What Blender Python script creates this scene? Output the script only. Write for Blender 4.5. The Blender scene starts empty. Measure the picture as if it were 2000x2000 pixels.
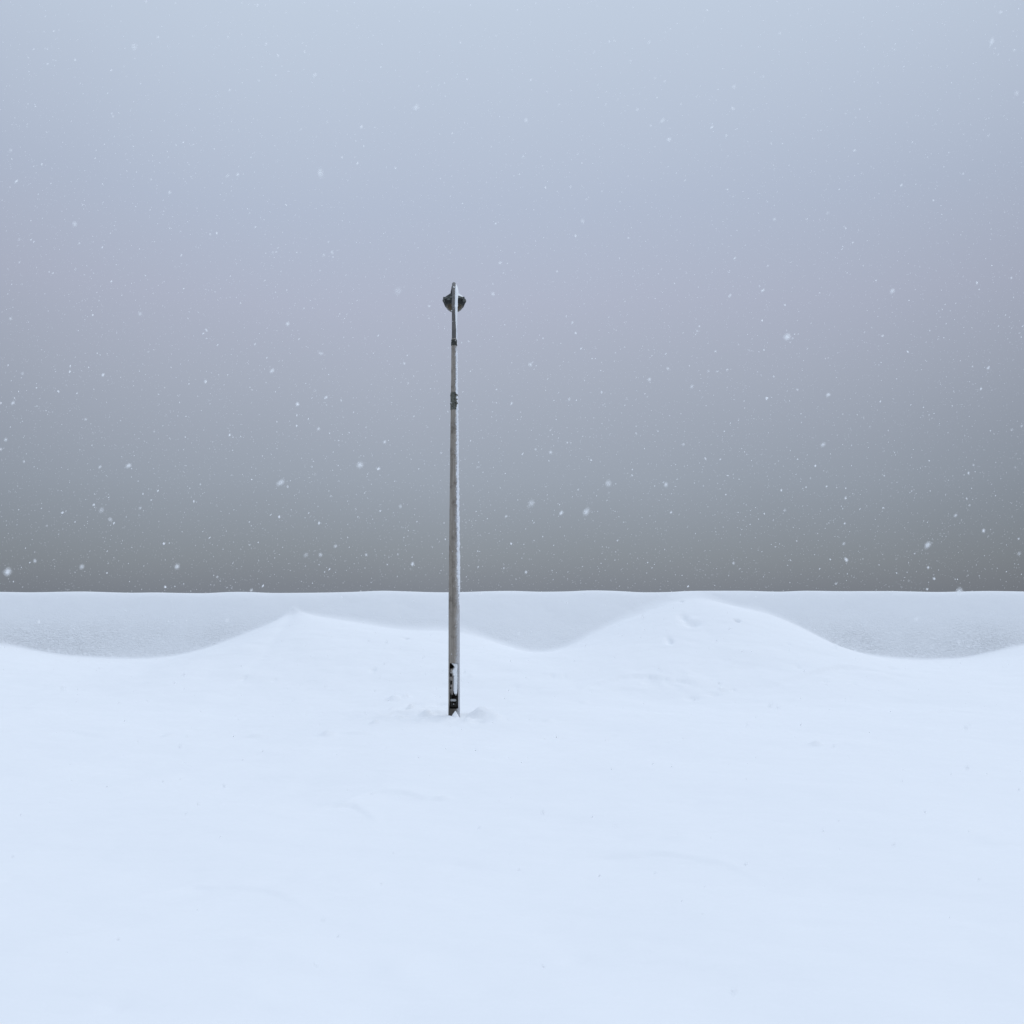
import bpy, math, random
import numpy as np

scene = bpy.context.scene
col = scene.collection
R = math.radians
rng = np.random.default_rng(11)
random.seed(11)

# ------------------------------------------------------------------ camera
EYE, F, HY = 1.86, 1792.0, 1160.0       # eye height (m), focal length and horizon row in photo pixels
cd = bpy.data.cameras.new("camera")
cam = bpy.data.objects.new("camera", cd)
col.objects.link(cam)
cam.location = (0, 0, EYE)
cam.rotation_euler = (R(90), 0, 0)
cd.sensor_width = 36.0
cd.lens = 36.0 * F / 2000.0
cd.shift_y = (HY - 1000.0) / 2000.0
cd.clip_start, cd.clip_end = 0.05, 5000.0
cd.dof.use_dof = True
cd.dof.focus_distance = 14.5
cd.dof.aperture_fstop = 3.0
scene.camera = cam

# ------------------------------------------------------------------ sky
SUN_EL, SUN_AZ = 56.0, 72.0             # azimuth clockwise from +Y
w = bpy.data.worlds.new("World")
scene.world = w
w.use_nodes = True
nt = w.node_tree
for n in list(nt.nodes):
    nt.nodes.remove(n)
N = nt.nodes.new
L = nt.links.new
wo = N("ShaderNodeOutputWorld")
bg = N("ShaderNodeBackground")
BGS = 0.1
bg.inputs["Strength"].default_value = BGS
sky = N("ShaderNodeTexSky")
sky.sky_type = 'NISHITA'
sky.sun_disc = False
sky.sun_elevation = R(SUN_EL)
sky.sun_rotation = R(SUN_AZ)
tc = N("ShaderNodeTexCoord")
sep = N("ShaderNodeSeparateXYZ")
L(tc.outputs["Generated"], sep.inputs[0])
nz = N("ShaderNodeTexNoise")
nz.inputs["Scale"].default_value = 2.2
nz.inputs["Detail"].default_value = 3.0
nz.inputs["Roughness"].default_value = 0.45
L(tc.outputs["Generated"], nz.inputs["Vector"])
# cloud deck: brighter towards the zenith, dull towards the horizon
wob = N("ShaderNodeMath"); wob.operation = 'MULTIPLY_ADD'
L(nz.outputs["Fac"], wob.inputs[0]); wob.inputs[1].default_value = 0.07
L(sep.outputs["Z"], wob.inputs[2])
wob2 = N("ShaderNodeMath"); wob2.operation = 'SUBTRACT'
L(wob.outputs[0], wob2.inputs[0]); wob2.inputs[1].default_value = 0.035
ramp = N("ShaderNodeValToRGB")
L(wob2.outputs[0], ramp.inputs["Fac"])
stops = [(0.0, (.196, .218, .256)), (.035, (.234, .262, .300)), (.116, (.308, .346, .408)), (.223, (.378, .415, .500)),
         (.298, (.418, .452, .560)), (.385, (.436, .494, .615)), (.54, (.52, .60, .72)), (.80, (.76, .885, 1.07)), (1.0, (.83, .975, 1.20))]
SC = 0.80                               # ramp stops are kept within 0..1
cr = ramp.color_ramp
while len(cr.elements) < len(stops):
    cr.elements.new(0.5)
for e, (p, c) in zip(cr.elements, stops):
    e.position = p
    e.color = (c[0] * SC, c[1] * SC, c[2] * SC, 1)
# a slightly brighter patch of cloud ahead, duller cloud to either side
xx = N("ShaderNodeMath"); xx.operation = 'ADD'
L(sep.outputs["X"], xx.inputs[0]); xx.inputs[1].default_value = 0.06
sq = N("ShaderNodeMath"); sq.operation = 'MULTIPLY'
L(xx.outputs[0], sq.inputs[0]); L(xx.outputs[0], sq.inputs[1])
side = N("ShaderNodeMapRange")
L(sq.outputs[0], side.inputs["Value"])
side.inputs["From Min"].default_value = 0.0
side.inputs["From Max"].default_value = 0.35
side.inputs["To Min"].default_value = 1.03
side.inputs["To Max"].default_value = 0.72
hz = N("ShaderNodeMapRange")            # the side fall-off only low in the sky
L(sep.outputs["Z"], hz.inputs["Value"])
hz.inputs["From Min"].default_value = 0.1
hz.inputs["From Max"].default_value = 0.6
lift = N("ShaderNodeMix"); lift.data_type = 'FLOAT'
L(hz.outputs[0], lift.inputs["Factor"]); L(side.outputs[0], lift.inputs["A"]); lift.inputs["B"].default_value = 1.0
mul = N("ShaderNodeVectorMath"); mul.operation = 'SCALE'
L(ramp.outputs["Color"], mul.inputs[0])
gain = N("ShaderNodeMath"); gain.operation = 'MULTIPLY'
L(lift.outputs["Result"], gain.inputs[0]); gain.inputs[1].default_value = 1.04 / SC / BGS
L(gain.outputs[0], mul.inputs["Scale"])
mx = N("ShaderNodeMix"); mx.data_type = 'RGBA'
mx.inputs["Factor"].default_value = 0.96
L(sky.outputs[0], mx.inputs["A"])
L(mul.outputs[0], mx.inputs["B"])
L(mx.outputs["Result"], bg.inputs["Color"])
L(bg.outputs[0], wo.inputs["Surface"])

# ------------------------------------------------------------------ sun behind the cloud
sd = bpy.data.lights.new("sun", 'SUN')
sd.energy = 0.66
sd.angle = R(45)
sd.color = (1.0, 0.985, 0.96)
sun = bpy.data.objects.new("sun", sd)
col.objects.link(sun)
from mathutils import Vector
dirv = Vector((math.sin(R(SUN_AZ)) * math.cos(R(SUN_EL)), math.cos(R(SUN_AZ)) * math.cos(R(SUN_EL)), math.sin(R(SUN_EL))))
sun.rotation_euler = (-dirv).to_track_quat('-Z', 'Y').to_euler()

vs = scene.view_settings
vs.view_transform = 'Standard'
vs.look = 'None'
vs.exposure = 0.0
vs.gamma = 1.0
vs.use_curve_mapping = False
scene.cycles.max_bounces = 16
scene.cycles.transmission_bounces = 16
scene.cycles.diffuse_bounces = 14

# ------------------------------------------------------------------ helpers
def tag(o, label=None, cat=None, group=None, kind=None):
    if label: o["label"] = label
    if cat: o["category"] = cat
    if group: o["group"] = group
    if kind: o["kind"] = kind
    return o

def mesh_obj(name, V, faces, mat, parent=None, smooth=True):
    me = bpy.data.meshes.new(name)
    me.from_pydata([tuple(map(float, v)) for v in V], [], [tuple(int(i) for i in f) for f in faces])
    me.materials.append(mat)
    if smooth:
        me.polygons.foreach_set("use_smooth", [True] * len(me.polygons))
    me.update()
    o = bpy.data.objects.new(name, me)
    col.objects.link(o)
    if parent: o.parent = parent
    return o

def big_mesh(name, V, Q, mat, k=4):
    """fast mesh from numpy arrays of points and faces of k corners"""
    me = bpy.data.meshes.new(name)
    me.vertices.add(len(V))
    me.vertices.foreach_set("co", V.astype(np.float32).ravel())
    me.loops.add(Q.size)
    me.loops.foreach_set("vertex_index", Q.astype(np.int32).ravel())
    me.polygons.add(len(Q))
    me.polygons.foreach_set("loop_start", np.arange(0, Q.size, k, dtype=np.int32))
    me.polygons.foreach_set("use_smooth", np.ones(len(Q), dtype=bool))
    me.materials.append(mat)
    me.update(calc_edges=True)
    me.validate()
    o = bpy.data.objects.new(name, me)
    col.objects.link(o)
    return o

def hashn(ix, iy, s):
    h = (ix.astype(np.int64) * 374761393 + iy.astype(np.int64) * 668265263 + s * 974634777) & 0x7fffffff
    h = ((h ^ (h >> 13)) * 1274126177) & 0x7fffffff
    h = (h ^ (h >> 16)) & 0xffff
    return h / 65535.0 * 2 - 1

def vnoise(x, y, s=0):
    ix, iy = np.floor(x), np.floor(y)
    fx, fy = x - ix, y - iy
    fx = fx ** 3 * (fx * (fx * 6 - 15) + 10); fy = fy ** 3 * (fy * (fy * 6 - 15) + 10)
    a = hashn(ix, iy, s); b = hashn(ix + 1, iy, s); c = hashn(ix, iy + 1, s); d = hashn(ix + 1, iy + 1, s)
    return (a * (1 - fx) + b * fx) * (1 - fy) + (c * (1 - fx) + d * fx) * fy

def fbm(x, y, s=0, oct=4, gain=0.5):
    t = 0; a = 1.0
    for k in range(oct):
        t = t + a * vnoise(x + 17.3 * k, y - 9.1 * k, s + k)
        x = x * 2.03; y = y * 2.03; a *= gain
    return t

def mat_new(name):
    m = bpy.data.materials.new(name)
    m.use_nodes = True
    return m, m.node_tree, m.node_tree.nodes["Principled BSDF"]

# ------------------------------------------------------------------ materials
def snow_material(name, ripple=False, fine=120.0, bump=0.25, dist=0.004, colour=(.86, .875, .89)):
    m, t, p = mat_new(name)
    p.inputs["Base Color"].default_value = (*colour, 1)
    p.inputs["Roughness"].default_value = 0.85
    p.inputs["Specular IOR Level"].default_value = 0.12
    c = t.nodes.new("ShaderNodeTexCoord")
    n1 = t.nodes.new("ShaderNodeTexNoise")
    n1.inputs["Scale"].default_value = fine
    n1.inputs["Detail"].default_value = 4
    t.links.new(c.outputs["Object"], n1.inputs["Vector"])
    b1 = t.nodes.new("ShaderNodeBump")
    b1.inputs["Strength"].default_value = bump
    b1.inputs["Distance"].default_value = dist
    t.links.new(n1.outputs["Fac"], b1.inputs["Height"])
    last = b1
    if ripple:
        # wind-packed soft undulation of the powder
        mp0 = t.nodes.new("ShaderNodeMapping")
        mp0.inputs["Scale"].default_value = (1.0, 2.2, 1.0)
        t.links.new(c.outputs["Object"], mp0.inputs["Vector"])
        n2 = t.nodes.new("ShaderNodeTexNoise")
        n2.inputs["Scale"].default_value = 1.6
        n2.inputs["Detail"].default_value = 6
        n2.inputs["Roughness"].default_value = 0.42
        t.links.new(mp0.outputs[0], n2.inputs["Vector"])
        b2 = t.nodes.new("ShaderNodeBump")
        b2.inputs["Strength"].default_value = 0.5
        b2.inputs["Distance"].default_value = 0.05
        t.links.new(n2.outputs["Fac"], b2.inputs["Height"])
        t.links.new(b1.outputs[0], b2.inputs["Normal"])
        # dimpled rime on the steep face only
        mp = t.nodes.new("ShaderNodeMapping")
        mp.inputs["Scale"].default_value = (1.0, 1.4, 2.6)
        t.links.new(c.outputs["Object"], mp.inputs["Vector"])
        v = t.nodes.new("ShaderNodeTexNoise")
        v.inputs["Scale"].default_value = 12.5
        v.inputs["Detail"].default_value = 3.5
        v.inputs["Roughness"].default_value = 0.6
        v.inputs["Distortion"].default_value = 0.8
        t.links.new(mp.outputs[0], v.inputs["Vector"])
        vr = t.nodes.new("ShaderNodeMapRange")
        vr.interpolation_type = 'SMOOTHSTEP'
        vr.inputs["From Min"].default_value = 0.38
        vr.inputs["From Max"].default_value = 0.60
        t.links.new(v.outputs["Fac"], vr.inputs["Value"])
        g = t.nodes.new("ShaderNodeNewGeometry")
        sn = t.nodes.new("ShaderNodeSeparateXYZ")
        t.links.new(g.outputs["Normal"], sn.inputs[0])
        ms = t.nodes.new("ShaderNodeMapRange")
        ms.interpolation_type = 'SMOOTHSTEP'
        ms.inputs["From Min"].default_value = 0.74
        ms.inputs["From Max"].default_value = 0.62
        t.links.new(sn.outputs["Z"], ms.inputs["Value"])
        so = t.nodes.new("ShaderNodeSeparateXYZ")
        t.links.new(c.outputs["Object"], so.inputs[0])
        mzz = t.nodes.new("ShaderNodeMapRange")
        mzz.interpolation_type = 'SMOOTHSTEP'
        mzz.inputs["From Min"].default_value = 1.75
        mzz.inputs["From Max"].default_value = 0.75
        t.links.new(so.outputs["Z"], mzz.inputs["Value"])
        ab = t.nodes.new("ShaderNodeMath"); ab.operation = 'ABSOLUTE'
        t.links.new(so.outputs["X"], ab.inputs[0])
        mxx = t.nodes.new("ShaderNodeMapRange")
        mxx.inputs["From Min"].default_value = 1.0
        mxx.inputs["From Max"].default_value = 7.0
        mxx.inputs["To Min"].default_value = 0.45
        mxx.inputs["To Max"].default_value = 1.0
        t.links.new(ab.outputs[0], mxx.inputs["Value"])
        patch = t.nodes.new("ShaderNodeTexNoise")
        patch.inputs["Scale"].default_value = 0.9
        t.links.new(c.outputs["Object"], patch.inputs["Vector"])
        prr = t.nodes.new("ShaderNodeMapRange")
        prr.inputs["From Min"].default_value = 0.3
        prr.inputs["From Max"].default_value = 0.6
        prr.inputs["To Min"].default_value = 0.6
        t.links.new(patch.outputs["Fac"], prr.inputs["Value"])
        cur = ms
        for q in (mzz, mxx, prr):
            mm = t.nodes.new("ShaderNodeMath"); mm.operation = 'MULTIPLY'
            t.links.new(cur.outputs[0], mm.inputs[0]); t.links.new(q.outputs[0], mm.inputs[1])
            cur = mm
        b3 = t.nodes.new("ShaderNodeBump")
        b3.inputs["Distance"].default_value = 0.009
        t.links.new(cur.outputs[0], b3.inputs["Strength"])
        t.links.new(vr.outputs[0], b3.inputs["Height"])
        t.links.new(b2.outputs[0], b3.inputs["Normal"])
        last = b3
    t.links.new(last.outputs[0], p.inputs["Normal"])
    return m

M_ground = snow_material("snow_field_material", ripple=True, fine=60, bump=0.18, dist=0.004)
M_crust = snow_material("rime_material", fine=90, bump=0.6, dist=0.006, colour=(.80, .82, .86))
M_cap = snow_material("cap_snow_material", fine=60, bump=0.2, dist=0.004)

def metal_material(name, c1, c2, rough=0.6, frost=False, streak=(30, 30, 1.2), spec=0.3, metallic=0.0):
    m, t, p = mat_new(name)
    p.inputs["Roughness"].default_value = rough
    p.inputs["Metallic"].default_value = metallic
    p.inputs["Specular IOR Level"].default_value = spec
    c = t.nodes.new("ShaderNodeTexCoord")
    mp = t.nodes.new("ShaderNodeMapping")
    mp.inputs["Scale"].default_value = streak
    t.links.new(c.outputs["Object"], mp.inputs["Vector"])
    n = t.nodes.new("ShaderNodeTexNoise")
    n.inputs["Scale"].default_value = 1.0
    n.inputs["Detail"].default_value = 6
    n.inputs["Roughness"].default_value = 0.65
    t.links.new(mp.outputs[0], n.inputs["Vector"])
    r = t.nodes.new("ShaderNodeValToRGB")
    r.color_ramp.elements[0].position = 0.32
    r.color_ramp.elements[0].color = (*c1, 1)
    r.color_ramp.elements[1].position = 0.68
    r.color_ramp.elements[1].color = (*c2, 1)
    t.links.new(n.outputs["Fac"], r.inputs["Fac"])
    out = r.outputs["Color"]
    if frost:
        so = t.nodes.new("ShaderNodeSeparateXYZ")
        t.links.new(c.outputs["Object"], so.inputs[0])
        # algae and grime creeping up from the ground
        gz = t.nodes.new("ShaderNodeMapRange")
        gz.interpolation_type = 'SMOOTHSTEP'
        gz.inputs["From Min"].default_value = 0.22
        gz.inputs["From Max"].default_value = 0.12
        gz.inputs["To Max"].default_value = 0.85
        t.links.new(so.outputs["Z"], gz.inputs["Value"])
        gm = t.nodes.new("ShaderNodeMix"); gm.data_type = 'RGBA'
        t.links.new(gz.outputs[0], gm.inputs["Factor"])
        t.links.new(out, gm.inputs["A"])
        gm.inputs["B"].default_value = (.042, .034, .024, 1)
        # broad blotches of old staining
        st = t.nodes.new("ShaderNodeTexNoise")
        st.inputs["Scale"].default_value = 9.0
        st.inputs["Detail"].default_value = 6
        st.inputs["Roughness"].default_value = 0.7
        t.links.new(c.outputs["Object"], st.inputs["Vector"])
        sr_ = t.nodes.new("ShaderNodeMapRange")
        sr_.inputs["From Min"].default_value = 0.50
        sr_.inputs["From Max"].default_value = 0.72
        sr_.inputs["To Max"].default_value = 0.75
        t.links.new(st.outputs["Fac"], sr_.inputs["Value"])
        sm = t.nodes.new("ShaderNodeMix"); sm.data_type = 'RGBA'
        t.links.new(sr_.outputs[0], sm.inputs["Factor"])
        t.links.new(out, sm.inputs["A"])
        sm.inputs["B"].default_value = (.085, .066, .050, 1)
        t.links.new(sm.outputs["Result"], gm.inputs["A"])
        # fine rime specks stuck to the windward side
        nn = t.nodes.new("ShaderNodeTexNoise")
        nn.inputs["Scale"].default_value = 95
        nn.inputs["Detail"].default_value = 4
        nn.inputs["Roughness"].default_value = 0.7
        t.links.new(c.outputs["Object"], nn.inputs["Vector"])
        g = t.nodes.new("ShaderNodeNewGeometry")
        sn = t.nodes.new("ShaderNodeSeparateXYZ")
        t.links.new(g.outputs["Normal"], sn.inputs[0])
        a = t.nodes.new("ShaderNodeMapRange")
        a.inputs["From Min"].default_value = -0.1
        a.inputs["From Max"].default_value = 0.75
        a.inputs["To Min"].default_value = -0.22
        a.inputs["To Max"].default_value = 0.10
        t.links.new(sn.outputs["X"], a.inputs["Value"])
        n3 = t.nodes.new("ShaderNodeTexNoise")
        n3.inputs["Scale"].default_value = 4.0
        n3.inputs["Detail"].default_value = 3
        t.links.new(c.outputs["Object"], n3.inputs["Vector"])
        s1 = t.nodes.new("ShaderNodeMath"); s1.operation = 'ADD'
        t.links.new(nn.outputs["Fac"], s1.inputs[0]); t.links.new(a.outputs[0], s1.inputs[1])
        s2 = t.nodes.new("ShaderNodeMath"); s2.operation = 'MULTIPLY_ADD'
        t.links.new(n3.outputs["Fac"], s2.inputs[0]); s2.inputs[1].default_value = 0.25
        t.links.new(s1.outputs[0], s2.inputs[2])
        th = t.nodes.new("ShaderNodeMapRange")
        th.inputs["From Min"].default_value = 0.585
        th.inputs["From Max"].default_value = 0.71
        th.inputs["To Max"].default_value = 0.72
        t.links.new(s2.outputs[0], th.inputs["Value"])
        fm = t.nodes.new("ShaderNodeMix"); fm.data_type = 'RGBA'
        t.links.new(th.outputs[0], fm.inputs["Factor"])
        t.links.new(gm.outputs["Result"], fm.inputs["A"])
        fm.inputs["B"].default_value = (.62, .64, .68, 1)
        out = fm.outputs["Result"]
        b = t.nodes.new("ShaderNodeBump")
        b.inputs["Strength"].default_value = 0.5
        b.inputs["Distance"].default_value = 0.002
        t.links.new(nn.outputs["Fac"], b.inputs["Height"])
        t.links.new(b.outputs[0], p.inputs["Normal"])
    t.links.new(out, p.inputs["Base Color"])
    return m

M_pole = metal_material("weathered_steel_material", (.20, .176, .150), (.345, .308, .265), 0.6, frost=True)
M_arm = metal_material("arm_steel_material", (.075, .072, .070), (.165, .155, .145), 0.55, streak=(25, 25, 8))
M_dark = metal_material("dark_iron_material", (.012, .013, .013), (.06, .062, .052), 0.6, streak=(60, 60, 60))
M_grime = metal_material("lichen_material", (.012, .013, .010), (.20, .20, .17), 0.85, streak=(85, 85, 55))
M_hood = metal_material("hood_paint_material", (.004, .004, .005), (.038, .040, .036), 0.6, streak=(22, 22, 22), spec=0.2)
M_trim = metal_material("trim_metal_material", (.012, .013, .012), (.16, .17, .155), 0.5, streak=(40, 40, 40))
M_cavity = metal_material("dark_cavity_material", (.010, .009, .008), (.045, .036, .026), 0.9, streak=(30, 30, 30))  # near-black brown mottle for the recess and the dark pieces inside it
M_panel = metal_material("inner_panel_material", (.07, .058, .048), (.50, .46, .42), 0.8, streak=(40, 40, 14))
M_fitting = metal_material("fuse_fitting_material", (.25, .25, .245), (.42, .42, .41), 0.5, streak=(60, 60, 60))

def bowl_material():
    m, t, p = mat_new("amber_bowl_material")
    p.inputs["Roughness"].default_value = 0.22
    p.inputs["Specular IOR Level"].default_value = 0.35
    p.inputs["IOR"].default_value = 1.45
    c = t.nodes.new("ShaderNodeTexCoord")
    n = t.nodes.new("ShaderNodeTexNoise")
    n.inputs["Scale"].default_value = 14
    t.links.new(c.outputs["Object"], n.inputs["Vector"])
    r = t.nodes.new("ShaderNodeValToRGB")
    r.color_ramp.elements[0].position = 0.3
    r.color_ramp.elements[0].color = (.010, .006, .002, 1)
    r.color_ramp.elements[1].position = 0.7
    r.color_ramp.elements[1].color = (.060, .040, .016, 1)
    t.links.new(n.outputs["Fac"], r.inputs["Fac"])
    t.links.new(r.outputs[0], p.inputs["Base Color"])
    return m
M_bowl = bowl_material()

def flake_material():
    m, t, p = mat_new("snowflake_material")
    out = t.nodes["Material Output"]
    p.inputs["Base Color"].default_value = (.985, .99, .995, 1)
    p.inputs["Roughness"].default_value = 0.9
    p.inputs["Specular IOR Level"].default_value = 0.1
    tr = t.nodes.new("ShaderNodeBsdfTranslucent")
    tr.inputs["Color"].default_value = (.985, .99, .995, 1)
    ms = t.nodes.new("ShaderNodeMixShader")
    n = t.nodes.new("ShaderNodeTexNoise")
    n.inputs["Scale"].default_value = 900
    c = t.nodes.new("ShaderNodeTexCoord")
    t.links.new(c.outputs["Object"], n.inputs["Vector"])
    mr = t.nodes.new("ShaderNodeMapRange")
    mr.inputs["To Min"].default_value = 0.45
    mr.inputs["To Max"].default_value = 0.60
    t.links.new(n.outputs["Fac"], mr.inputs["Value"])
    t.links.new(mr.outputs[0], ms.inputs["Fac"])
    t.links.new(p.outputs[0], ms.inputs[1])
    t.links.new(tr.outputs[0], ms.inputs[2])
    t.links.new(ms.outputs[0], out.inputs["Surface"])
    return m
M_flake = flake_material()

# ------------------------------------------------------------------ snow field: one sheet to the horizon
YC = 20.9                                              # distance of the bank's crest
crest_px = [(-400, 1156), (-150, 1153.5), (60, 1157), (160, 1155), (256, 1158), (300, 1156.9), (345, 1158), (402, 1158.8), (449, 1155.9), (486, 1156), (530, 1158.3), (617, 1157.6), (689, 1156.2),
            (747, 1153.4), (800, 1155.2), (855, 1157), (900, 1156.6), (958, 1154.5), (1005, 1153.9), (1051, 1155.9), (1110, 1155.2), (1151, 1152.8), (1203, 1153.9),
            (1249, 1157), (1308, 1156.6), (1342, 1154), (1461, 1153.8), (1514, 1155.7), (1535, 1155.7), (1559, 1153.7), (1606, 1154), (1633, 1154.7), (1744, 1154.3), (1830, 1156.5), (1930, 1154), (2100, 1157), (2400, 1155)]
drift_px = [(-500, 1262), (-300, 1238), (-120, 1246), (-40, 1257), (20, 1261), (70, 1272), (130, 1281), (200, 1286), (256, 1287), (300, 1286), (345, 1281), (400, 1268), (450, 1250), (500, 1230), (535, 1216), (556, 1203), (567, 1191), (572, 1187), (578, 1192), (592, 1198),
            (640, 1207), (700, 1215), (740, 1223), (790, 1231), (860, 1231), (900, 1233), (930, 1241), (980, 1259), (1030, 1275), (1060, 1277), (1100, 1268), (1150, 1241),
            (1200, 1216), (1250, 1198), (1282, 1188), (1300, 1179), (1320, 1168), (1345, 1162), (1372, 1166), (1400, 1175), (1440, 1186), (1478, 1191), (1500, 1199), (1550, 1218),
            (1600, 1245), (1650, 1270), (1700, 1281), (1744, 1286), (1810, 1289), (1880, 1286), (1940, 1274), (1985, 1262), (2060, 1250), (2160, 1258), (2300, 1276), (2600, 1262)]

def smooth1d(xs, vals, sig):
    d = xs[1] - xs[0]
    k = int(4 * sig / d) + 1
    g = np.exp(-0.5 * (np.arange(-k, k + 1) * d / sig) ** 2); g /= g.sum()
    return np.convolve(np.pad(vals, k, mode='edge'), g, mode='valid')

def face_drop(d, x=0.0):                                      # height lost d metres in front of the crest
    return (1.56 + 0.75 * np.clip((np.abs(x) - 1.5) / 6.5, 0, 1) ** 1.5) * (np.sqrt(d * d + 0.15 ** 2) - 0.15)

XS = np.arange(-18, 18.001, 0.01)
cp = np.array(crest_px)
CREST = np.interp(XS, (cp[:, 0] - 1000) / F * YC, EYE + (HY - cp[:, 1]) / F * YC)
CREST = smooth1d(XS, CREST, 0.16)
dp = np.array(drift_px)
cz, cy, cx = [], [], []
for px, py in dp:                                      # where the sight line meets the bank's face
    d = 0.6
    for _ in range(60):
        z = 1.91 - face_drop(d, (px - 1000) / F * (YC - d))
        zz = EYE - (py - HY) / F * (YC - d)
        d += (z - zz) * 0.25
        d = min(max(d, 0.0), 2.0)
    cy.append(YC - d); cz.append(zz); cx.append((px - 1000) / F * (YC - d))
DZ = smooth1d(XS, np.interp(XS, cx, cz), 0.045)
DY = smooth1d(XS, np.interp(XS, cx, cy), 0.045)
levels = [0.02, 0.05, 0.09, 0.14, 0.21, 0.30, 0.42, 0.58, 0.80, 1.1, 1.4, 1.8]
DZL = np.array([smooth1d(XS, DZ, s) for s in levels])

G0 = float(0.075 * fbm(np.array(-.88 / 3.7), np.array(14 / 3.1), 3, 3) + 0.013 * fbm(np.array(-.88 / .9), np.array(14 / .6), 9, 3)) + .008
def base_height(x, y):
    x = np.asarray(x, float); y = np.asarray(y, float)
    xc = np.clip(x, -18, 18)
    near = np.exp(-np.clip(np.abs(y - 10) - 20, 0, None) / 20)
    g = 0.075 * fbm(x / 3.7, y / 3.1, 3, 3) + 0.013 * fbm(x / 0.9, y / 0.6, 9, 3)
    g = g - G0 * np.exp(-((x + .88) ** 2 + (y - 14) ** 2) / 2.5)
    g = g * np.clip((22 - np.abs(y)) / 4, 0, 1)
    yc = np.interp(xc, XS, DY)
    u = (y - 14.8) / (yc - 14.8)
    uc = np.clip(u, 0, 1)
    P = 0.45 * uc ** 1.35 + 0.55 * uc * uc * (3 - 2 * uc)
    sig = 0.02 + 1.78 * (1 - uc) ** 0.52
    lv = np.interp(sig, levels, np.arange(len(levels)))
    i0 = np.clip(np.floor(lv).astype(int), 0, len(levels) - 2); fr = lv - i0
    t = (xc - XS[0]) / 0.01
    k0 = np.clip(t.astype(int), 0, len(XS) - 2); fk = t - k0
    def samp(ii):
        return DZL[ii, k0] * (1 - fk) + DZL[ii, k0 + 1] * fk
    D = samp(i0) * (1 - fr) + samp(i0 + 1) * fr
    rough = 0.022 * fbm(x / 1.1, y / 0.9, 21, 3) * np.sin(np.clip(uc, 0, 1) * math.pi)
    drift = g * (1 - uc) + D * P + rough
    cr_ = np.interp(xc, XS, CREST)
    d = YC - y
    face = np.where(d > 0, cr_ - face_drop(np.maximum(d, 0), x) + 0.012 * fbm(x / 0.8, y / 0.5, 33, 2) * np.clip(d / 0.3, 0, 1), cr_ - 0.09 * np.minimum(-d, 18) - 0.6 * (1 - np.exp(-np.maximum(-d, 0) ** 2 / 1.2)) * 0.2)
    k = 0.16 + 0.07 * vnoise(x / 1.7, x * 0, 77)
    h = np.clip(0.5 + 0.5 * (face - drift) / k, 0, 1)
    z = drift * (1 - h) + face * h + k * h * (1 - h) * np.clip((cr_ - drift) / 0.2, 0, 1)
    z = np.where(d < 0, face, z)
    return z

def ground_at(px, py, lo=2.0, hi=20.5):                # where a sight line of the photograph lands
    ys = np.linspace(lo, hi, 1500)
    xs = (px - 1000) / F * ys
    zr = EYE - (py - HY) / F * ys
    hit = np.where(zr <= base_height(xs, ys))[0]
    i = hit[0] if len(hit) else -1
    return xs[i], ys[i]

# small relief: humps, dents, lips
bumps = []                                             # x, y, radius across, radius in depth, height
def bump(px, py, rx, ry, h):
    x, y = ground_at(px, py)
    bumps.append((x, y, rx, ry, h * 1.5))
bump(936, 1400, .17, .10, .10); bump(953, 1396, .09, .07, .05); bump(915, 1408, .07, .06, .04); bump(936, 1409, .10, .08, -.055)
bump(965, 1402, .10, .12, .03)
for a in [(770, 1366, .10, .10, .05), (792, 1362, .07, .08, .04), (802, 1386, .05, .05, .045), (765, 1387, .05, .05, .03), (835, 1396, .09, .06, .05),
          (832, 1389, .07, .05, -.03), (780, 1404, .05, .05, .03), (733, 1413, .06, .06, .045), (748, 1404, .20, .08, .03), (810, 1375, .12, .08, -.03),
          (860, 1376, .09, .12, -.03), (640, 1436, .09, .07, .05), (500, 1440, .14, .05, .035), (330, 1438, .07, .05, .03), (322, 1434, .05, .04, -.02),
          (700, 1433, .22, .05, .03), (475, 1325, .05, .05, -.035), (535, 1329, .04, .04, -.03), (728, 1308, .05, .08, -.04), (792, 1247, .06, .08, -.03),
          (1307, 1252, .06, .16, -.05), (1440, 1212, .06, .06, -.06), (1335, 1206, .09, .18, -.055), (1352, 1218, .16, .14, -.06), (1331, 1163, .04, .04, -.03),
          (1415, 1351, .05, .03, -.05), (1432, 1347, .04, .05, -.03), (1396, 1356, .11, .07, -.035), (1352, 1364, .10, .09, -.035), (1408, 1346, .04, .04, .03),
          (1006, 1342, .07, .07, -.02), (1078, 1321, .03, .05, -.02), (1102, 1320, .03, .05, -.02), (1612, 1331, .05, .05, -.02), (1670, 1336, .06, .07, -.025),
          (1743, 1304, .10, .12, -.03), (1560, 1306, .04, .05, -.02), (1592, 1456, .06, .04, .035), (1540, 1258, .05, .07, -.02), (920, 1320, .05, .06, .02),
          (865, 1560, .08, .05, .02), (1250, 1398, .05, .03, .02), (1140, 1372, .08, .05, .025), (1070, 1408, .06, .05, .02)]:
    bump(*a)
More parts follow.
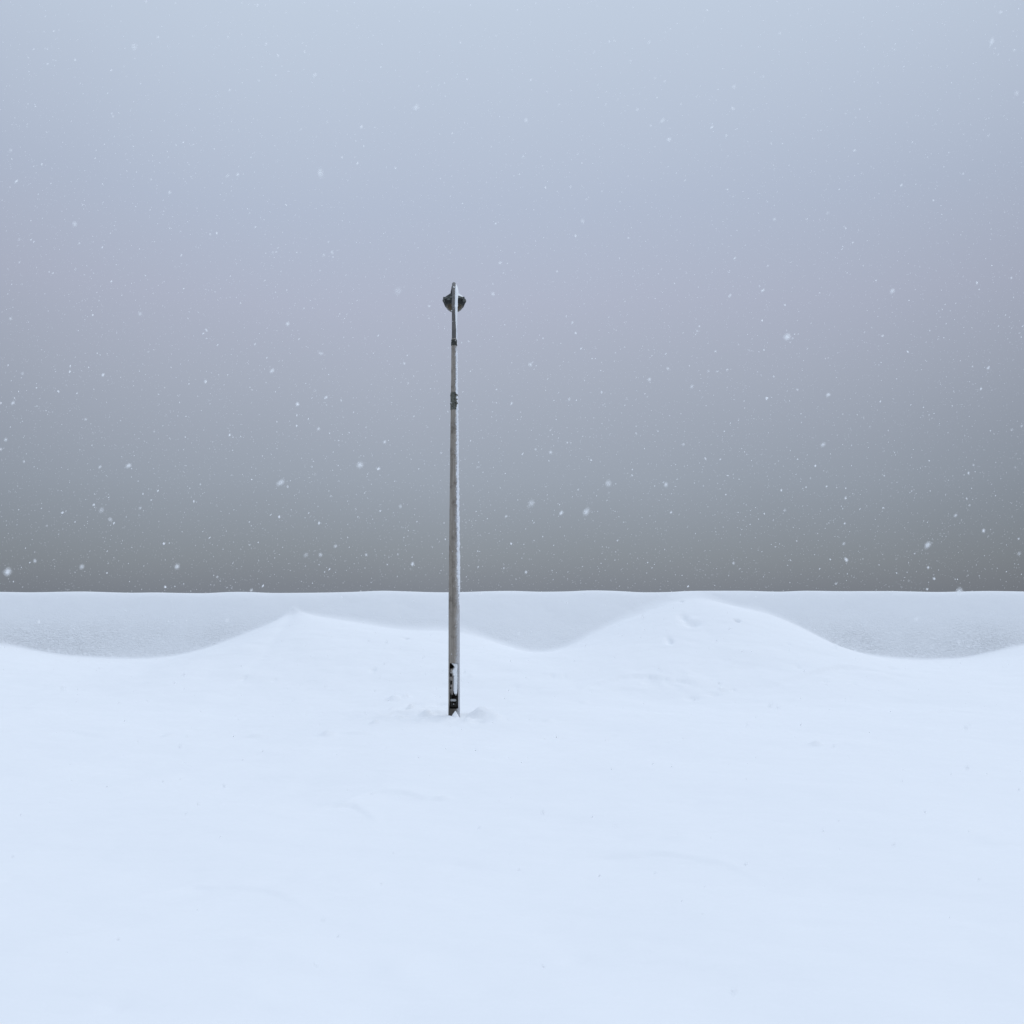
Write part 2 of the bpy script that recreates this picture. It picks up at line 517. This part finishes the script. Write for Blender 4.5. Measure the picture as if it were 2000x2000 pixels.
# scattered tiny clods and dimples
for _ in range(60):
    px, py = random.uniform(-50, 2050), random.uniform(1310, 1990)
    s = random.uniform(.05, .11)
    bump(px, py, s * random.uniform(.8, 2.2), s, random.choice((1, -1, -1)) * s * random.uniform(.04, .12))
lips = []                                              # polyline, height, reach behind the lip
def lip(pts, h, reach):
    lips.append((np.array([ground_at(*p) for p in pts]), h * 1.5, reach))
lip([(1130, 1352), (1165, 1336), (1210, 1327), (1260, 1323), (1320, 1329), (1370, 1342), (1402, 1352)], .030, .5)
lip([(1180, 1346), (1230, 1348), (1290, 1353), (1330, 1356)], .014, .3)
lip([(1460, 1350), (1510, 1340), (1570, 1322), (1635, 1305), (1690, 1307), (1750, 1319), (1830, 1330)], .026, .5)
lip([(640, 1592), (668, 1580), (700, 1560), (740, 1548), (790, 1552), (830, 1562), (870, 1556)], .018, .35)
lip([(600, 1590), (650, 1578), (690, 1575), (716, 1590), (740, 1610)], .018, .3)
lip([(670, 1412), (720, 1402), (770, 1394), (840, 1393), (872, 1397), (925, 1397), (990, 1406)], .030, .4)
lip([(1460, 1468), (1530, 1461), (1580, 1460), (1650, 1456), (1720, 1460)], .016, .25)
lip([(420, 1478), (500, 1474), (580, 1476)], .010, .25)
lip([(1100, 1700), (1180, 1676), (1300, 1668), (1420, 1690), (1500, 1730)], .016, .3)
lip([(250, 1760), (380, 1735), (520, 1745), (620, 1780)], .014, .3)
lip([(-40, 1440), (60, 1428), (150, 1432), (230, 1446)], .02, .4)
lip([(1780, 1400), (1860, 1390), (1960, 1398), (2040, 1410)], .02, .4)

def relief(x, y):
    z = np.zeros_like(x)
    # trampled, refrozen lumps round the lamp's foot and on the right-hand drift
    for cx_, cy_, rx_, ry_, am in ((-1.35, 14.0, .85, .45, .030), (-.45, 13.9, .55, .35, .026), (2.95, 16.6, .75, .5, .020), (-1.3, 14.9, .6, .5, .016), (-4.3, 12.6, .6, .25, .014)):
        m = (np.abs(x - cx_) < 3 * rx_) & (np.abs(y - cy_) < 3 * ry_)
        e = np.exp(-(((x[m] - cx_) / rx_) ** 2 + ((y[m] - cy_) / ry_) ** 2))
        z[m] += am * e * fbm(x[m] / .19, y[m] / .16, 41, 3)
    z += .004 * fbm(x / .55, y / .22, 57, 3) * ((np.abs(x) < 13) & (y > 2) & (y < 19))
    for bx, by, rx, ry, h in bumps:
        m = (np.abs(x - bx) < 4 * rx) & (np.abs(y - by) < 4 * ry)
        if m.any():
            dx, dy = (x[m] - bx) / rx, (y[m] - by) / ry
            z[m] += h * np.exp(-(dx * dx + dy * dy))
    for pts, h, reach in lips:
        x0, x1 = pts[:, 0].min(), pts[:, 0].max()
        m = (x > x0) & (x < x1) & (y > pts[:, 1].min() - 1.5) & (y < pts[:, 1].max() + 3 * reach)
        if not m.any(): continue
        xm, ym = x[m], y[m]
        o = np.argsort(pts[:, 0])
        yl = np.interp(xm, pts[o, 0], pts[o, 1]) + 0.03 * fbm(xm / .3, xm * 0, 5, 3)
        t = (xm - x0) / (x1 - x0)
        fade = np.sin(t * math.pi) ** 0.7
        s = (ym - yl)
        z[m] += h * fade * np.where(s > 0, np.exp(-s / reach) * (1 - np.exp(-s / 0.03)), 0)
    return z

xs = np.concatenate([-np.geomspace(1500, 13.2, 26), np.arange(-13, 13.001, 0.03), np.geomspace(13.2, 1500, 26)])
ys = np.concatenate([-np.geomspace(900, 1.5, 18), [0, .8, 1.4], 2 * 1.0045 ** np.arange(0, 489)])
ys = ys[ys < 18.0]
ys = np.concatenate([ys, np.arange(18.0, 19.2, .03), np.arange(19.2, 21.1, .012), np.arange(21.1, 22.0, .06), np.geomspace(22.1, 2500, 26)])
X, Y = np.meshgrid(xs, ys)
Z = base_height(X.ravel(), Y.ravel()) + relief(X.ravel(), Y.ravel())
V = np.stack([X.ravel(), Y.ravel(), Z], 1)
nx, ny = len(xs), len(ys)
i = (np.arange(ny - 1)[:, None] * nx + np.arange(nx - 1)[None, :]).ravel()
Q = np.stack([i, i + 1, i + nx + 1, i + nx], 1)
ground = big_mesh("snow_field", V, Q, M_ground)
tag(ground, "pale blue-white snow drifted in two mounds against a long low bank", kind="structure")

# ------------------------------------------------------------------ street lamp
PX, PY = (887 - 1000) / F * 14.0, 14.0
lamp = bpy.data.objects.new("street_lamp", None)
col.objects.link(lamp)
lamp.location = (PX, PY, 0)
tag(lamp, "tall tapered grey street lamp with curved arm, rimed with snow, standing alone in deep snow", "street lamp")

RZ = np.array([-.6, 0, 1.86, 2.6, 3.5, 4.36, 5.14, 5.70, 5.75])
RR = np.array([.0895, .0885, .0845, .0765, .0665, .0570, .0470, .0415, .0405])
def pr(z): return np.interp(z, RZ, RR)
def zpx(py, Y_=14.0): return EYE + (HY - py) / F * Y_

# pole shell with the service opening cut out
seg = 72
HX, HZ0, HZ1 = .0645, .118, .808
zl = sorted(set([-.6, 0, HZ0, HZ1, 5.75] + list(np.round(np.arange(.2, .8, .1), 3)) + list(np.arange(.95, 5.7, .15))))
V, Fc = [], []
a_h = math.asin(HX / .088)
angs = np.linspace(-math.pi / 2 + a_h, 1.5 * math.pi - a_h, seg)          # the long way round
angf = np.linspace(1.5 * math.pi - a_h, 1.5 * math.pi + a_h, 15)          # across the opening
allang = list(angs) + list(angf[1:-1])
for z in zl:
    r = pr(z)
    for a in allang:
        V.append((r * math.cos(a), r * math.sin(a), z))
n = len(allang)
for k in range(len(zl) - 1):
    for j in range(n):
        if HZ0 - 1e-6 <= zl[k] and zl[k + 1] <= HZ1 + 1e-6 and j >= seg - 1:
            continue
        j2 = (j + 1) % n
        Fc.append((k * n + j, k * n + j2, (k + 1) * n + j2, (k + 1) * n + j))
Fc.append([(len(zl) - 1) * n + j for j in range(n)])
pole = mesh_obj("pole", V, Fc, M_pole, lamp)

# recess behind the opening: side walls, back, curved floor and ceiling
V, Fc = [], []
yb = .045
yf = -math.sqrt(.088 ** 2 - HX ** 2) + .0005
for z in (HZ0, HZ1):
    V += [(-HX, yf, z), (-HX, yb, z), (HX, yb, z), (HX, yf, z)]
Fc += [(0, 1, 5, 4), (1, 2, 6, 5), (2, 3, 7, 6)]
for z in (HZ0, HZ1):
    b0 = len(V)
    r = pr(z) - .0008
    for a in np.linspace(1.5 * math.pi - a_h, 1.5 * math.pi + a_h, 15):
        V.append((r * math.cos(a), r * math.sin(a), z))
    V += [(HX, yb, z), (-HX, yb, z)]
    Fc.append(list(range(b0, len(V))))
cav = mesh_obj("service_opening", V, Fc, M_cavity, pole, smooth=False)
cav["label"] = "dark open service hatch near the foot of the pole"

def box(name, x0, x1, y0, y1, z0, z1, mat, parent, bev=.003):
    import bmesh
    bm = bmesh.new()
    bmesh.ops.create_cube(bm, size=1)
    for v in bm.verts:
        v.co = ((x0 + x1) / 2 + v.co.x * (x1 - x0), (y0 + y1) / 2 + v.co.y * (y1 - y0), (z0 + z1) / 2 + v.co.z * (z1 - z0))
    bmesh.ops.bevel(bm, geom=list(bm.edges), offset=bev, segments=2, affect='EDGES', profile=.5)
    me = bpy.data.meshes.new(name)
    bm.to_mesh(me); bm.free()
    me.materials.append(mat)
    me.polygons.foreach_set("use_smooth", [True] * len(me.polygons))
    o = bpy.data.objects.new(name, me)
    col.objects.link(o); o.parent = parent
    return o

def tube(name, pts, rad, mat, parent, seg=20, caps=True, close_ends=True):
    P = [Vector(p) for p in pts]
    if not hasattr(rad, '__len__'): rad = [rad] * len(P)
    V, Fc = [], []
    up = Vector((1, 0, 0))
    for k, p in enumerate(P):
        t = (P[min(k + 1, len(P) - 1)] - P[max(k - 1, 0)]).normalized()
        a = (up - t * up.dot(t)).normalized()
        b = t.cross(a)
        for j in range(seg):
            an = 2 * math.pi * j / seg
            V.append(p + (a * math.cos(an) + b * math.sin(an)) * rad[k])
    for k in range(len(P) - 1):
        for j in range(seg):
            j2 = (j + 1) % seg
            Fc.append((k * seg + j, k * seg + j2, (k + 1) * seg + j2, (k + 1) * seg + j))
    if close_ends:
        Fc.append(list(range(seg))[::-1]); Fc.append([(len(P) - 1) * seg + j for j in range(seg)])
    return mesh_obj(name, V, Fc, mat, parent)

box("inner_panel", -.0640, -.018, -.034, .038, .325, .72, M_panel, pole)
box("terminal_block", -.056, .050, -.040, .036, .135, .205, M_cavity, pole)
box("fuse_carrier", -.055, .036, -.064, -.030, .226, .262, M_fitting, pole, bev=.012)
tube("bolt", [(-.004, -.062, .184), (-.004, -.040, .184)], .009, M_fitting, pole, seg=12)
tube("cable", [(-.045, -.030, .33), (-.048, -.034, .27), (-.038, -.045, .20), (-.03, -.045, .16), (-.035, -.03, .12)], .007, M_dark, pole, seg=10)
tube("cable", [(.048, -.030, .36), (.050, -.036, .29), (.046, -.045, .22), (.028, -.045, .17), (.030, -.03, .12)], .007, M_dark, pole, seg=10)

for bx0, bx1, bz0, bz1 in ((-.060, -.030, .60, .66), (-.056, -.026, .48, .54), (-.062, -.040, .41, .44)):
    rag = box("dark_patch", bx0, bx1, -.0375, -.0335, bz0, bz1, M_cavity, pole, bev=.0015)  # thin dark patches on the face of the inner panel
# snow packed into the opening
zz = np.linspace(.305, .804, 70)
eL = np.interp(zz, [.305, .33, .36, .41, .55, .61, .625, .66, .69, .745, .765, .795, .804],
               [.026, .002, -.014, -.022, -.020, -.016, -.030, -.040, -.044, -.004, -.016, -.044, -.050])
eR = np.interp(zz, [.305, .33, .40, .60, .804], [.040, .050, .0600, .0625, .0635])
V, Fc = [], []
nu = 22
for k, z in enumerate(zz):
    for j in range(nu):
        t = j / (nu - 1)
        x = eL[k] + (eR[k] - eL[k]) * t + (.0025 * float(vnoise(np.array(z * 60), np.array(3.0), 4)) if j == 0 else 0)
        e = min(1, min(t * 2, (1 - t) * 9))
        dome = (1 - (1 - e) ** 3)
        y = .030 - .092 * dome * min(1, (z - .300) / .05) - .006 * float(fbm(np.array(x * 50), np.array(z * 28), 7, 3)) * dome
        ymin = -math.sqrt(max(.088 ** 2 - x * x, 0)) + .006
        V.append((x, max(y, ymin), z))
for k in range(len(zz) - 1):
    for j in range(nu - 1):
        a = k * nu + j
        Fc.append((a, a + 1, a + nu + 1, a + nu))
po = mesh_obj("packed_snow", V, Fc, M_cap, pole)
po["label"] = "white snow packed into the right side of the hatch"

# wind-blown snow wedge heaped against the foot
V, Fc = [], []
nr, na = 14, 40
pk = Vector((.024, -.094, .092))
V.append(pk)
for r_ in range(1, nr + 1):
    t = r_ / nr
    for j in range(na):
        an = 2 * math.pi * j / na
        wx = .085 * (1.0 + .10 * math.sin(3 * an + 1))
        x = pk.x + math.cos(an) * wx * t * (1.25 if math.cos(an) < 0 else .95)
        y = pk.y + math.sin(an) * .13 * t
        if math.sin(an) > 0: y = pk.y + math.sin(an) * .05 * t
        z = pk.z - .145 * t ** 1.02 + .004 * math.sin(7 * an + 5 * t) * t
        V.append((x, y, z))
for j in range(na):
    Fc.append((0, 1 + j, 1 + (j + 1) % na))
for r_ in range(nr - 1):
    for j in range(na):
        a = 1 + r_ * na + j; b = 1 + r_ * na + (j + 1) % na
        Fc.append((a, a + na, b + na, b))
heap = mesh_obj("snow_wedge", V, Fc, M_cap, pole)
heap["label"] = "small pointed wedge of snow against the foot of the pole"

# rime crust plastered along the windward right side of the pole
def crust(name, z0, z1, a_from, a_to, thick, rough, parent, seed=0, dz=.009, skip=None):
    zs = np.arange(z0, z1, dz)
    na = 26
    V, Fc = [], []
    for k, z in enumerate(zs):
        e = min(1, (z - z0) / .75, (z1 - z) / .12)
        jag = 11 * float(vnoise(np.array(z * 38), np.array(1.5), seed)) + 12 * float(vnoise(np.array(z * 110), np.array(2.5), seed + 1)) + 7 * float(vnoise(np.array(z * 4), np.array(4.5), seed + 2))
        A0 = R(a_from + jag + (1 - e) * 35)
        A1 = R(a_to)
        r = float(pr(z))
        for j in range(na):
            t = j / (na - 1)
            a = A0 + (A1 - A0) * t
            prof = min(1, t / .10) ** .6 * min(1, (1 - t) / .3)
            th = thick * max(e, .1) * prof * (1 + rough * float(fbm(np.array(a * 2.5 + 3), np.array(z * 34), seed + 5, 3)))
            rr = r - .0015 + max(th, 0)
            V.append((rr * math.cos(a), rr * math.sin(a), z))
    for k in range(len(zs) - 1):
        for j in range(na - 1):
            a = k * na + j
            Fc.append((a, a + 1, a + na + 1, a + na))
    return mesh_obj(name, V, Fc, M_crust, parent)
cr1 = crust("rime_crust", 1.45, 5.64, -50, 105, .0095, .7, pole, 2)
cr1["label"] = "white rime crust along the right side of the pole"

# worn sleeve of an old bracket: grime, two straps with bolts
def ring(name, z0, z1, extra, mat, parent, seg=40, wob=0.0):
    V, Fc = [], []
    prof = [(z0, .0), (z0, extra), (z0 + .004, extra + .002), (z1 - .004, extra + .002), (z1, extra), (z1, .0)]
    for (z, e) in prof:
        r = float(pr(z)) - .001 + e
        for j in range(seg):
            a = 2 * math.pi * j / seg
            rr = r + (wob * math.sin(5 * a + z * 90) if e > 0 else 0)
            V.append((rr * math.cos(a), rr * math.sin(a), z + wob * 1.5 * math.sin(3 * a)))
    for k in range(len(prof) - 1):
        for j in range(seg):
            j2 = (j + 1) % seg
            Fc.append((k * seg + j, k * seg + j2, (k + 1) * seg + j2, (k + 1) * seg + j))
    return mesh_obj(name, V, Fc, mat, parent, smooth=False)
sl = ring("old_bracket", zpx(801), zpx(767), .0035, M_grime, lamp, wob=.0012)
sl["label"] = "dark lichen-stained remains of a bracket clamped round the pole"
for zb in (zpx(772.5), zpx(788.5)):
    st = ring("strap", zb - .014, zb + .014, .009, M_grime, sl)
    r = float(pr(zb))
    tube("bolt", [(-r - .018, -.012, zb), (-r + .01, -.012, zb)], .010, M_dark, st, seg=8)
    tube("bolt", [(.022, -r - .016, zb), (.022, -r + .01, zb)], .012, M_dark, st, seg=8)
co = ring("collar", zpx(675.5), zpx(664), .0045, M_dark, lamp)
zb = zpx(667)
tube("screw", [(.024, -.055, zb), (.020, -.03, zb)], .008, M_fitting, co, seg=8)

# curved arm reaching away over the bank
ctrl = [(0, 5.60), (0, 5.85), (0, 6.10), (.07, 6.38), (.24, 6.60), (.50, 6.755), (.80, 6.825), (1.06, 6.83)]
def catmull(c, n=10):
    out = []
    c = [c[0]] + c + [c[-1]]
    for k in range(1, len(c) - 2):
        p0, p1, p2, p3 = [np.array(q, float) for q in c[k - 1:k + 3]]
        for j in range(n):
            t = j / n
            out.append(.5 * ((2 * p1) + (-p0 + p2) * t + (2 * p0 - 5 * p1 + 4 * p2 - p3) * t * t + (-p0 + 3 * p1 - 3 * p2 + p3) * t ** 3))
    out.append(np.array(c[-2], float))
    return out
path = catmull(ctrl)
ax = [-.004 * min(1, max(0, (p[1] - 5.9) / .4)) + .0625 * -p[0] for p in path]
arad = list(np.interp(np.arange(len(path)), [0, 18, 35, len(path)], [.0385, .034, .030, .030]))
arm = tube("arm", [(ax[k], p[0], p[1]) for k, p in enumerate(path)], arad, M_arm, lamp, seg=28)
# snow lying along the outer bend of the arm
i0 = next(k for k, p in enumerate(path) if p[1] > 5.86)
sp, sr = [], []
m_ = len(path) - i0
for q, k in enumerate(range(i0, len(path))):
    t = q / (m_ - 1)
    p = path[k]
    tn = path[min(k + 1, len(path) - 1)] - path[max(k - 1, 0)]
    tn = tn / np.linalg.norm(tn)
    nrm = np.array([-tn[1], tn[0]])                    # outward: towards the camera, then upwards
    grow = float(np.interp(t, [0, .12, .25, .36, .44, .54, .64, 1], [0, .6, .92, 1.0, 1.12, .6, .1, 0]))
    offx = np.interp(t, [0, .1, .3, .42, .52, .62, 1], [.026, .030, .034, .042, .036, .028, .020])
    o = np.interp(t, [0, .4, .55, 1], [.010, .006, -.004, -.002])
    sp.append((ax[k] + offx, p[0] + nrm[0] * o, p[1] + nrm[1] * o))
    sr.append(.008 + .0185 * grow * (1 + .06 * math.sin(q * 1.3)))
sc_ = tube("snow_cap", sp, sr, M_cap, arm, seg=18)
# thin rime along the right of the straight stub below it
V, Fc = [], []
zs = np.arange(5.66, 6.12, .009)
for z in zs:
    r = float(np.interp(z, [5.6, 6.1], [.0385, .034]))
    for j in range(16):
        t = j / 15
        a = R(-35 + 9 * float(vnoise(np.array(z * 60), np.array(.5), 8)) + t * 130)
        rr = r - .001 + .011 * min(1, t / .15) * min(1, (1 - t) / .3) * (1 + .35 * float(vnoise(np.array(z * 40), np.array(a * 3), 9)))
        V.append((rr * math.cos(a), rr * math.sin(a), z))
for k in range(len(zs) - 1):
    for j in range(15):
        a = k * 16 + j
        Fc.append((a, a + 1, a + 17, a + 16))
mesh_obj("rime_crust", V, Fc, M_crust, arm)

# lamp head: dark hood, trim ring with clips, amber bowl, snow on the hood
HYc = 1.10
def lathe(name, prof, mat, parent, seg=56, cx=-.0655, cy=HYc, sy=1.12, a0=0.0, a1=2 * math.pi, off=None, dcol=None):
    V, Fc = [], []
    full = abs(a1 - a0 - 2 * math.pi) < 1e-6
    n = seg if full else seg + 1
    for (r, z) in prof:
        for j in range(n):
            a = a0 + (a1 - a0) * j / seg
            rr, z2 = (r, z) if off is None else off(r, z, a)
            V.append((cx + rr * math.cos(a), cy + rr * math.sin(a) * sy, z2))
    for k in range(len(prof) - 1):
        for j in range(seg):
            j2 = (j + 1) % n if full else j + 1
            Fc.append((k * n + j, k * n + j2, (k + 1) * n + j2, (k + 1) * n + j))
    return mesh_obj(name, V, Fc, mat, parent)
hood_prof = [(.0005, 6.850), (.030, 6.846), (.050, 6.816), (.085, 6.786), (.125, 6.754), (.155, 6.730), (.171, 6.714), (.177, 6.706), (.187, 6.698), (.190, 6.684), (.187, 6.670), (.178, 6.652), (.167, 6.622), (.156, 6.598), (.150, 6.596), (.147, 6.604)]
hood = lathe("lamp_head", hood_prof, M_hood, lamp)
bowl = lathe("bowl", [(.148, 6.603), (.141, 6.585), (.128, 6.562), (.108, 6.538), (.082, 6.518), (.052, 6.503), (.028, 6.496), (.0005, 6.494)], M_bowl, hood,
             off=lambda r, z, a: (r * (1 + .010 * math.cos(24 * a)), z))
lathe("trim_ring", [(.186, 6.697), (.194, 6.694), (.196, 6.684), (.192, 6.672), (.186, 6.670)], M_trim, hood)
for a in (R(-150), R(-32), R(60), R(130)):
    cxp, cyp = -.0655 + .186 * math.cos(a), HYc + .186 * 1.12 * math.sin(a)
    box("clip", cxp - .016, cxp + .016, cyp - .014, cyp + .014, 6.640, 6.712, M_trim, hood)
tube("spigot_housing", [(-.057, .86, 6.825), (-.062, .96, 6.822), (-.064, 1.04, 6.806), (-.0655, 1.10, 6.79)], [.040, .046, .060, .05], M_hood, hood, seg=24)
# hinge lug and gear-tray ribs showing on the near side
box("hinge", -.165, -.115, HYc - .205, HYc - .17, 6.640, 6.690, M_trim, hood, bev=.006)
lathe("gear_tray", [(.1445, 6.612), (.1525, 6.600), (.154, 6.592), (.148, 6.586), (.1435, 6.588)], M_dark, hood)
def snow_off(r, z, a):
    side = .5 + .5 * math.cos(a - R(20))
    th = .002 + .008 * side * min(1, r / .05) * max(0, min(1, (.182 - r) / .04)) * (1 + .25 * math.sin(5 * a))
    return (r + .4 * th, z + th - .003)
lathe("snow_cap", [(.001, 6.850), (.030, 6.846), (.050, 6.816), (.085, 6.786), (.125, 6.754), (.155, 6.730), (.170, 6.714), (.174, 6.706)], M_cap, hood,
      a0=R(-75), a1=R(120), off=snow_off)

# ------------------------------------------------------------------ falling snow
n = 125000
x = rng.uniform(-17, 17, n); y = rng.uniform(1.9, 30, n); z = rng.uniform(0.02, 15.5, n)
keep = (z > base_height(x, y) + .03) & ~((np.abs(x - PX) < .25) & (np.abs(y - PY) < .15))
keep &= ~((z < 1.8) & (rng.random(n) < .6))
# thin the first metres, so that no flake passes right before the lens
keep &= ~((y < 4.5) & (rng.random(n) < .6))
x, y, z = x[keep], y[keep], z[keep]
n = len(x)
rad = np.clip(rng.lognormal(math.log(.0028), .48, n), .0012, .0085)
# a few close flakes, well out of focus
m2 = 520
x2 = rng.uniform(-3.2, 3.2, m2); y2 = rng.uniform(1.15, 4.4, m2); z2 = rng.uniform(.9, 4.6, m2)
x, y, z = np.concatenate([x, x2]), np.concatenate([y, y2]), np.concatenate([z, z2])
rad = np.concatenate([rad, rng.uniform(.0028, .0056, m2)])
n = len(x)
octv = np.array([(1, 0, 0), (-1, 0, 0), (0, 1, 0), (0, -1, 0), (0, 0, 1), (0, 0, -1)], float)
octf = np.array([(0, 2, 4), (2, 1, 4), (1, 3, 4), (3, 0, 4), (2, 0, 5), (1, 2, 5), (3, 1, 5), (0, 3, 5)])
VV = octv[None] * (1 + rng.uniform(-.38, .38, (n, 6, 1))) + rng.uniform(-.2, .2, (n, 6, 3))
VV[:, :, 2] *= 1.35
lean = rng.normal(.22, .35, n)[:, None]
VV[:, :, 0] += VV[:, :, 2] * lean
VV = VV * rad[:, None, None] + np.stack([x, y, z], 1)[:, None, :]
FF = (octf[None] + (np.arange(n) * 6)[:, None, None]).reshape(-1, 3)
fl = big_mesh("falling_snow", VV.reshape(-1, 3), FF, M_flake, k=3)
fl.data.polygons.foreach_set("use_smooth", np.zeros(len(fl.data.polygons), dtype=bool))
tag(fl, "white snowflakes drifting down through the air all round the lamp", "snow", kind="stuff")
